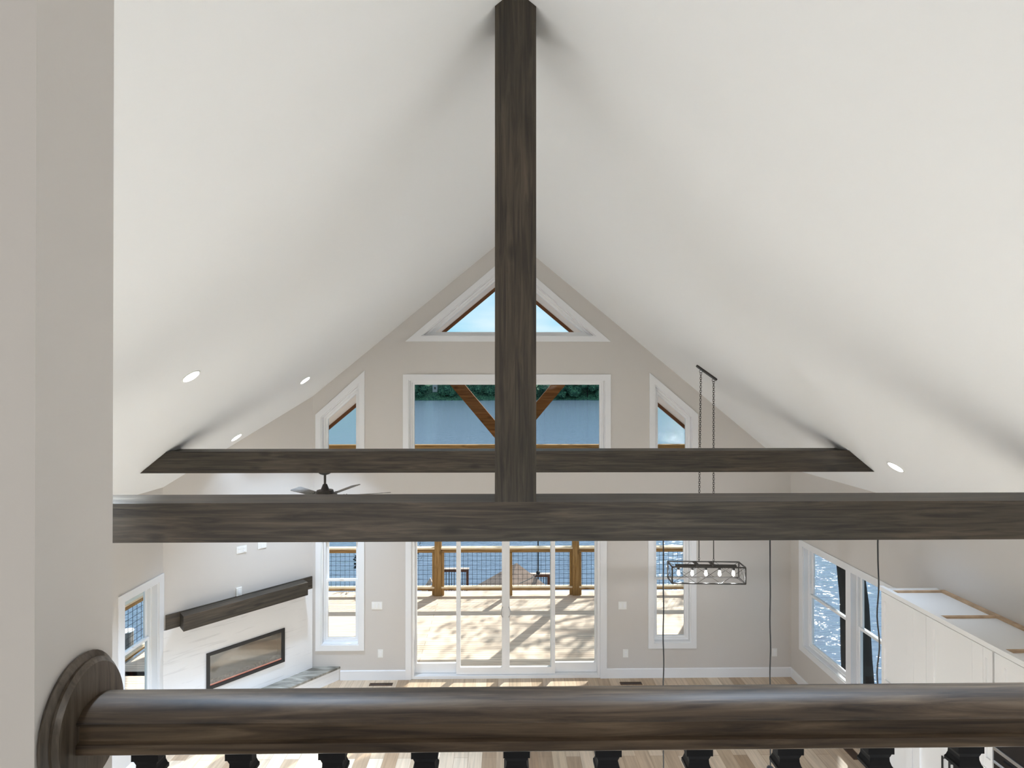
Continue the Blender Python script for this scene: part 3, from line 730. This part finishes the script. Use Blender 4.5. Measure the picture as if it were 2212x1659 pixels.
def railing(p0, p1, lab, mids=()):
    p0, p1 = Vector(p0), Vector(p1); L = (p1-p0).length; ax = (p1-p0).normalized(); sd = Vector((-ax.y, ax.x, 0))
    fm = lambda u, q, z: p0+ax*u+sd*q+Vector((0, 0, z))
    r = root('deck_railing', (p0+p1)/2, lab, 'railing', 'deck railing sections')
    mx_ = M['pineX'] if abs(ax.x) > .5 else M['pineY']
    MB().box(0, L, -.07, .07, 1.065, 1.10, fm).build('cap_board', M['capw'], r, bevel=.003)
    MB().box(0, L, -.02, .02, .975, 1.065, fm).build('top_rail', mx_, r, bevel=.003)
    MB().box(0, L, -.045, .045, .165, .205, fm).build('bottom_plate', M['capw'], r, bevel=.003)
    MB().box(0, L, -.02, .02, .115, .165, fm).build('bottom_rail', mx_, r, bevel=.003)
    for u in (0.03, L-.03): MB().box(u-.03, u+.03, -.03, .03, .0, .975, fm).build('side_post', M['pineZ'], r, bevel=.003)
    for u in mids: MB().box(u-.045, u+.045, -.05, .04, .0, .975, fm).build('middle_post', M['pineZ'], r, bevel=.003)
    g = MB(); k = 0; u = .08
    while u < L-.05: g.tube(fm(u, 0, .2), fm(u, 0, .98), .0034, 5); u += .105
    z = .26
    while z < .97: g.tube(fm(0, 0, z), fm(L, 0, z), .0034, 5); z += .105
    tag(g.build('wire_grid', M['blackiron'], r), 'black welded wire grid')
RYR = 11.72
for x, lab in ((-4.62, 'square pine porch post at the left corner of the truss'), (-1.60, 'square pine porch post behind the left door panel'), (1.555, 'square pine porch post behind the right door panel'), (4.62, 'square pine porch post at the right corner of the deck')):
    p = root('porch_post', (x, RYR, 0), lab, 'post')
    MB().box(x-.075, x+.075, RYR-.075, RYR+.075, 0, 3.2).build('post_timber', M['pineZ'], p, bevel=.004)
p = root('porch_post', (-6.5, RYR, 0), 'short pine rail post at the far left deck corner', 'post')
MB().box(-6.545, -6.455, RYR-.045, RYR+.045, 0, 1.1).build('post_timber', M['pineZ'], p, bevel=.004)
railing((-6.455, RYR, 0), (-4.695, RYR, 0), 'deck railing section at the far left corner of the deck')
railing((-4.545, RYR, 0), (-1.675, RYR, 0), 'wire panel deck railing section seen through the left narrow window')
railing((-1.525, RYR, 0), (1.48, RYR, 0), 'wire panel deck railing section centred behind the sliding door', (1.58,))
railing((1.63, RYR, 0), (4.545, RYR, 0), 'wire panel deck railing section seen through the right narrow window')
railing((-6.5, 4.2, 0), (-6.5, 11.6, 0), 'deck railing section along the left edge seen through the side window')
railing((4.93, 8.7, 0), (4.93, 11.62, 0), 'deck railing section along the right edge of the deck')
# truss
tr = root('porch_truss', (0, RYR, 3.2), 'pine gable truss with long tie beam and V braces on porch posts', 'truss')
MB().box(-5.0, 5.0, RYR-.09, RYR+.09, 3.2, 3.45).build('truss_tie', M['pineX'], tr, bevel=.004)
for s_ in (-1, 1):
    d = Vector((math.cos(R(50)), 0, math.sin(R(50)))); nrm = Vector((-d.z, 0, d.x))
    c0_ = Vector((.02, 0, 3.45))
    pl = [c0_+d*0.02-nrm*.0, c0_+d*2.75, c0_+d*2.6+nrm*.215, c0_+nrm*.0+d*.0+Vector((-.0, 0, .20))]
    pl = [Vector((0, 0, 3.45)), Vector((.17, 0, 3.45)), Vector((.17, 0, 3.45))+d*2.75, Vector((0, 0, 3.65))+d*2.55, Vector((0, 0, 3.65))]
    MB().prism([(s_*p_.x, p_.z) for p_ in pl], RYR-.07, RYR+.07, lambda u, q, dd: (u, dd, q)).build('brace', M['brace'], tr, bevel=.004)
    MB().prism([(0, 7.28), (s_*5.4, 7.28-.833*5.4), (s_*5.4, 7.04-.833*5.4), (0, 7.04)], RYR-.07, RYR+.07, lambda u, q, dd: (u, dd, q)).build('rafter', M['brace'], tr) if False else None
rf = root('porch_roof', (0, 10.2, 7.3), 'gabled porch roof with beige soffit and brown fascia over the deck', 'roof')
rp_ = .837
for s_ in (-1, 1):
    MB().prism([(0, 7.36), (s_*5.45, 7.36-rp_*5.45), (s_*5.45, 7.38-rp_*5.45), (0, 7.38)], D+.152, DY1-.03, lambda u, q, dd: (u, dd, q)).build('soffit', M['soffit'], rf)
    MB().prism([(0, 7.45), (s_*5.45, 7.45-rp_*5.45), (s_*5.45, 7.57-rp_*5.45), (0, 7.57)], D-.2 if False else D+.162, DY1+.03, lambda u, q, dd: (u, dd, q)).build('roof_deck', M['shingle'], rf)
    MB().prism([(0, 7.265), (s_*5.45, 7.265-rp_*5.45), (s_*5.45, 7.47-rp_*5.45), (0, 7.47)], DY1-.03, DY1, lambda u, q, dd: (u, dd, q)).build('fascia', M['fascia'], rf)
# roof over the house
hr = root('house_roof', (0, 2, 7.5), 'shingled house roof above the white ceiling', 'roof')
for s_ in (-1, 1):
    MB().prism([(0, 7.45), (s_*5.45, 7.45-rp_*5.45), (s_*5.45, 7.57-rp_*5.45), (0, 7.57)], -4.5, D+.161, lambda u, q, dd: (u, dd, q)).build('roof_deck', M['shingle'], hr)

# ------------------------------------------------------------------ lake, shore, dock
WZ = -3.5
lk = tag(MB().add([(-900, -100, WZ), (900, -100, WZ), (900, 392, WZ), (-900, 392, WZ)], [(0, 1, 2, 3)]).build('lake', M['water']), 'blue rippled lake stretching to the wooded far shore', 'lake', kind='stuff')
gm = MB(); n = 40; pts = []
ring_ = []
for k in range(n):
    a = 2*math.pi*k/n; rr = 1+.06*math.sin(3*a+1)+.04*math.sin(7*a)
    ring_.append((9.2*rr*math.cos(a)*(1.0 if math.cos(a) < 0 else .70), 2.5+12.6*rr*math.sin(a)))
vs = [(x, y, WZ-.4) for x, y in ring_]+[(x*.88, 2.5+(y-2.5)*.9, -2.7) for x, y in ring_]+[(0, 2.5, -2.3)]
gm.add(vs, [(i, (i+1) % n, n+(i+1) % n, n+i) for i in range(n)]+[(n+i, n+(i+1) % n, 2*n) for i in range(n)])
tag(gm.build('shore_ground', M['ground'], smooth=True), 'grassy ground under and around the deck', 'ground', kind='stuff')
# far bank
fb_ = MB(); xs = list(range(-700, 701, 20)); vs = []
for x in xs:
    y0 = 372+8*math.sin(x*.013+.6)+4*math.sin(x*.05)
    for dy, z in ((0, WZ-.5), (3, -2.5), (25, 10+3*math.sin(x*.02)), (70, 14), (160, 16)): vs.append((x, y0+dy, z))
fs = [(i*5+j, (i+1)*5+j, (i+1)*5+j+1, i*5+j+1) for i in range(len(xs)-1) for j in range(4)]
tag(fb_.add(vs, fs).build('far_bank', M['farleaf'], smooth=True), 'far lake bank beneath the distant trees', 'hillside', kind='stuff')
def far_tree_mesh(seed):
    rnd = random.Random(seed); bm = bmesh.new()
    for k in range(15):
        h = rnd.random(); a = rnd.random()*6.28; rr = (1-.55*abs(h-.35))*4.2*rnd.random()**.5
        mt = Matrix.Translation((rr*math.cos(a), rr*math.sin(a), 3+h*19)) @ Matrix.Diagonal((rnd.uniform(2.4, 4.2), rnd.uniform(2.4, 4.2), rnd.uniform(2.5, 4.4), 1))
        bmesh.ops.create_icosphere(bm, subdivisions=3, radius=1, matrix=mt)
    for v in bm.verts:
        nv = noise.noise_vector(v.co*.55)*1.2+noise.noise_vector(v.co*1.7)*.8+noise.noise_vector(v.co*4)*.5; v.co += nv
    me = bpy.data.meshes.new('crown'); bm.to_mesh(me); bm.free(); me.materials.append(M['farleaf']); return me
crowns = [far_tree_mesh(s) for s in (1, 2, 3)]
tk = MB().tube((0, 0, -3), (0, 0, 9), .5, 8, .35)
rnd = random.Random(5); tmesh = None; idx = 0
for row, (yy, zz, hh, step) in enumerate(((379, -2.6, 1.0, 10.5), (398, 12, 1.24, 10.5))):
    x = -85
    while x < 95:
        if row == 0 and abs(x+52.7) < 6: x += step; continue
        t_o = root('far_tree', (x+rnd.uniform(-2, 2), yy+8*math.sin(x*.013+.6)+rnd.uniform(-2, 2), zz), 'leafy tree in the dark tree line on the far lake shore', 'tree', 'trees on the far shore', rz=rnd.random()*6.28, local=True)
        s_ = hh*rnd.uniform(.9, 1.1); t_o.scale = (s_, s_, s_*rnd.uniform(.95, 1.12))
        c_ = bpy.data.objects.new('crown', crowns[idx % 3]); col.objects.link(c_); c_.parent = t_o
        if tmesh is None:
            q = tk.build('trunk', M['bark'], t_o); tmesh = q.data
        else:
            q = bpy.data.objects.new('trunk', tmesh); col.objects.link(q); q.parent = t_o
        idx += 1; x += step
# white house on the far shore
h = root('far_house', (-52.7, 385, 2.0), 'small pale house among the trees on the far shore', 'house')
MB().box(-54.5, -51, 383, 388, 1.5, 8.4).build('walls', mat('pale_siding', (.55, .54, .50), .8, .2), h)
MB().prism([(-55.2, 8.4), (-50.3, 8.4), (-52.7, 10.5)], 382.5, 388.5, lambda u, q, d: (u, d, q)).build('roof', M['shingle'], h)
MB().box(-53.4, -52, 382.93, 383.05, 4.5, 6.2).build('window', M['ovenglass'], h)

# dock platform, rails, boathouse roof
dp = root('dock', (0, 20, -3.0), 'lower dock platform by the water below the deck', 'dock')
MB().box(-2.9, 2.3, 17.9, 19.32, -3.06, -3.0).build('dock_boards', M['palewood'], dp)
b = MB()
for x in (-2.7, 0, 2.1):
    for y in (18.0, 19.2): b.tube((x, y, -4.6), (x, y, -3.06), .12, 10)
b.build('dock_pilings', M['piling'], dp)
def dockrail(x0, x1, y, z0, z1, lab):
    r = root('dock_railing', ((x0+x1)/2, y, z0), lab, 'railing')
    MB().box(x0, x1, y-.04, y+.04, z1-.13, z1-.03).build('top_rail', M['redwood'], r)
    MB().box(x0-.02, x1+.02, y-.07, y+.07, z1-.03, z1).build('cap', M['palewood'], r)  # pale cap puts sunlight on the rail top into its colour
    MB().box(x0, x1, y-.04, y+.04, z0+.02, z0+.11).build('bottom_rail', M['redwood'], r)
    for x in (x0+.045, x1-.045): MB().box(x-.045, x+.045, y-.05, y+.05, z0-.05, z1-.03).build('post', M['redwood'], r)
    k = x0+.14
    while k < x1-.09: MB().tube((k, y, z0+.1), (k, y, z1-.1), .012, 6).build('baluster', M['blackiron'], r); k += .1
dockrail(-2.72, -1.44, 19.25, -3.0, -2.03, 'small dark red dock railing with black balusters seen left of centre')
dockrail(.55, 1.62, 19.25, -3.0, -2.24, 'small dark dock railing with black balusters seen right of centre')
g = root('gangway', (-3.1, 18.5, -2.6), 'pale wooden gangway rail sloping beside the left porch post', 'gangway')
MB().prism([(-3.55, -3.25), (-2.75, -2.05), (-2.68, -2.2), (-3.3, -3.25)], 18.3, 18.4, lambda u, q, d: (u, d, q)).build('sloping_rail', M['palewood'], g)
MB().prism([(-3.3, -3.25), (-2.68, -2.3), (-2.62, -3.25)], 18.42, 18.5, lambda u, q, d: (u, d, q)).build('stringer', M['redwood'], g)
g = root('gangway', (1.6, 19.2, -2.7), 'pale leaning gangway post beside the right dock railing', 'gangway')
MB().prism([(1.45, -3.2), (1.62, -3.2), (1.80, -2.30), (1.66, -2.30)], 19.25, 19.33, lambda u, q, d: (u, d, q)).build('leaning_post', M['palewood'], g)
MB().prism([(1.63, -3.2), (1.72, -3.2), (1.79, -2.5)], 19.27, 19.33, lambda u, q, d: (u, d, q)).build('leaning_post_shade', M['redwood'], g)
bh = root('gazebo', (.32, 18.0, -3.0), 'tan shingled pyramid roof of a small gazebo below the deck', 'gazebo')
ap = Vector((.32, 17.0, -1.07)); hb_ = 1.75; zb_ = -2.65; cy_ = 17.0
cs = [Vector((.32+sx*hb_*c1_, cy_+sy*hb_*c2_, zb_)) for sx, sy, c1_, c2_ in ((-1, -1, 1, 1), (1, -1, 1, 1), (1, 1, 1, 1), (-1, 1, 1, 1))]
cs = [Matrix.Translation((.32, cy_, 0)) @ (Matrix.Rotation(R(28), 4, 'Z') @ (c_-Vector((.32, cy_, 0)))) for c_ in cs]
MB().add(cs+[ap]+[c_-Vector((0, 0, .06)) for c_ in cs], [(0, 1, 4), (1, 2, 4), (2, 3, 4), (3, 0, 4), (0, 5, 6, 1), (1, 6, 7, 2), (2, 7, 8, 3), (3, 8, 5, 0), (5, 8, 7, 6)]).build('pyramid_roof', M['shingle'], bh)
for c_ in cs:
    p_ = c_.lerp(Vector((.32, cy_, zb_)), .12); MB().box(p_.x-.06, p_.x+.06, p_.y-.06, p_.y+.06, -4.4, zb_).build('post', M['redwood'], bh)
pole = root('hook_pole', (1.03, 16.9, -3.2), 'thin black pole with a round knob and a cable, right of the gazebo', 'pole')
MB().tube((1.03, 16.9, -3.6), (1.03, 16.9, 1.6), .022, 8).build('pole_shaft', M['black'], pole)
MB().lathe([(.02, -.07), (.06, -.04), (.07, 0), (.06, .04), (.02, .07)], (1.03, 16.9, -1.37), 12).build('knob', M['black'], pole, smooth=True)
MB().path([(1.03, 16.9, -1.40), (.7, 16.2, -1.32), (.38, 15.6, -1.22)], .012).build('cable', M['black'], pole)
pg = root('dock_piling', (-10.3, 14, WZ), 'round wooden dock piling with a white cap seen through the side window', 'piling')
MB().tube((-10.35, 14, WZ-.5), (-10.35, 14, -1.85), .16, 16).build('piling_trunk', M['piling'], pg, smooth=True)
MB().lathe([(.175, 0), (.175, .02), (.04, .06)], (-10.35, 14, -1.86), 16).build('cap', M['plate'], pg, smooth=True)

# ------------------------------------------------------------------ trees by the house
def tree(name, base, h, lab, cat, crown_c, crown_r, nleaf, lsize, leafm, trunk_r, lean=(0, 0), seed=1, blobs=14, zsq=.8):
    rnd = random.Random(seed); b_ = Vector(base); r = root(name, base, lab, cat)
    top = b_+Vector((lean[0], lean[1], h)); n = 12
    pts = [b_.lerp(top, k/n)+Vector((.06*math.sin(k*1.3+seed), .06*math.cos(k*1.1), 0))*trunk_r*3 for k in range(n+1)]
    rs = [trunk_r*(1.35 if k == 0 else 1-.75*k/n) for k in range(n+1)]
    MB().path(pts, trunk_r, 12, rs).build('trunk', M['bark'], r, smooth=True)
    cc = Vector(crown_c); br = MB(); cent = []
    for k in range(blobs):
        a = rnd.random()*6.28; e_ = rnd.uniform(-1, 1); q = rnd.random()**.4*crown_r
        c_ = cc+Vector((q*math.cos(a)*math.sqrt(1-e_*e_*.6), q*math.sin(a)*math.sqrt(1-e_*e_*.6), q*e_*zsq)); cent.append(c_)
        st = pts[rnd.randint(n//2, n-1)]; mid = st.lerp(c_, .5)+Vector((0, 0, .1*crown_r))
        br.path([st, mid, c_], .05, 6, [trunk_r*.35, trunk_r*.2, .012])
    br.build('branches', M['bark'], r, smooth=True)
    lf = MB(); V = lf.v; F_ = lf.f
    for k in range(nleaf):
        c_ = rnd.choice(cent); d = Vector((rnd.gauss(0, 1), rnd.gauss(0, 1), rnd.gauss(0, .8)))*crown_r*.20
        p_ = c_+d; u = Vector((rnd.gauss(0, 1), rnd.gauss(0, 1), rnd.gauss(0, 1))).normalized(); v_ = u.orthogonal().normalized(); s_ = lsize*rnd.uniform(.6, 1.3)
        o_ = len(V); V += [p_-u*s_, p_+v_*s_*.45, p_+u*s_, p_-v_*s_*.45]; F_.append([o_, o_+1, o_+2, o_+3])
    tag(lf.build('foliage', leafm, r), kind='stuff')
    return r
tree('leaning_tree', (7.85, 11.0, -3.4), 14, 'dark tree trunk outside the twin window in the right wall', 'tree', (6.6, 11.4, 12), 3.0, 2500, .14, M['leaf'], .335, (-1.5, .1), 3)
tree('shade_tree', (7.0, 17.6, -3.4), 13, 'leafy tree standing off the right end of the deck', 'tree', (6.1, 16.9, 8.3), 2.6, 1700, .13, M['leaf'], .2, (-.4, 0), 8)
tree('dark_shrub', (-3.0, 12.75, -2.6), 3.2, 'dark evergreen sapling behind the rail beside the left narrow window', 'shrub', (-2.98, 12.75, .55), .62, 4200, .06, M['needle'], .05, (0, 0), 4, 16, .55)
for o in list(bpy.data.objects):
    if '_local' in o: del o['_local']
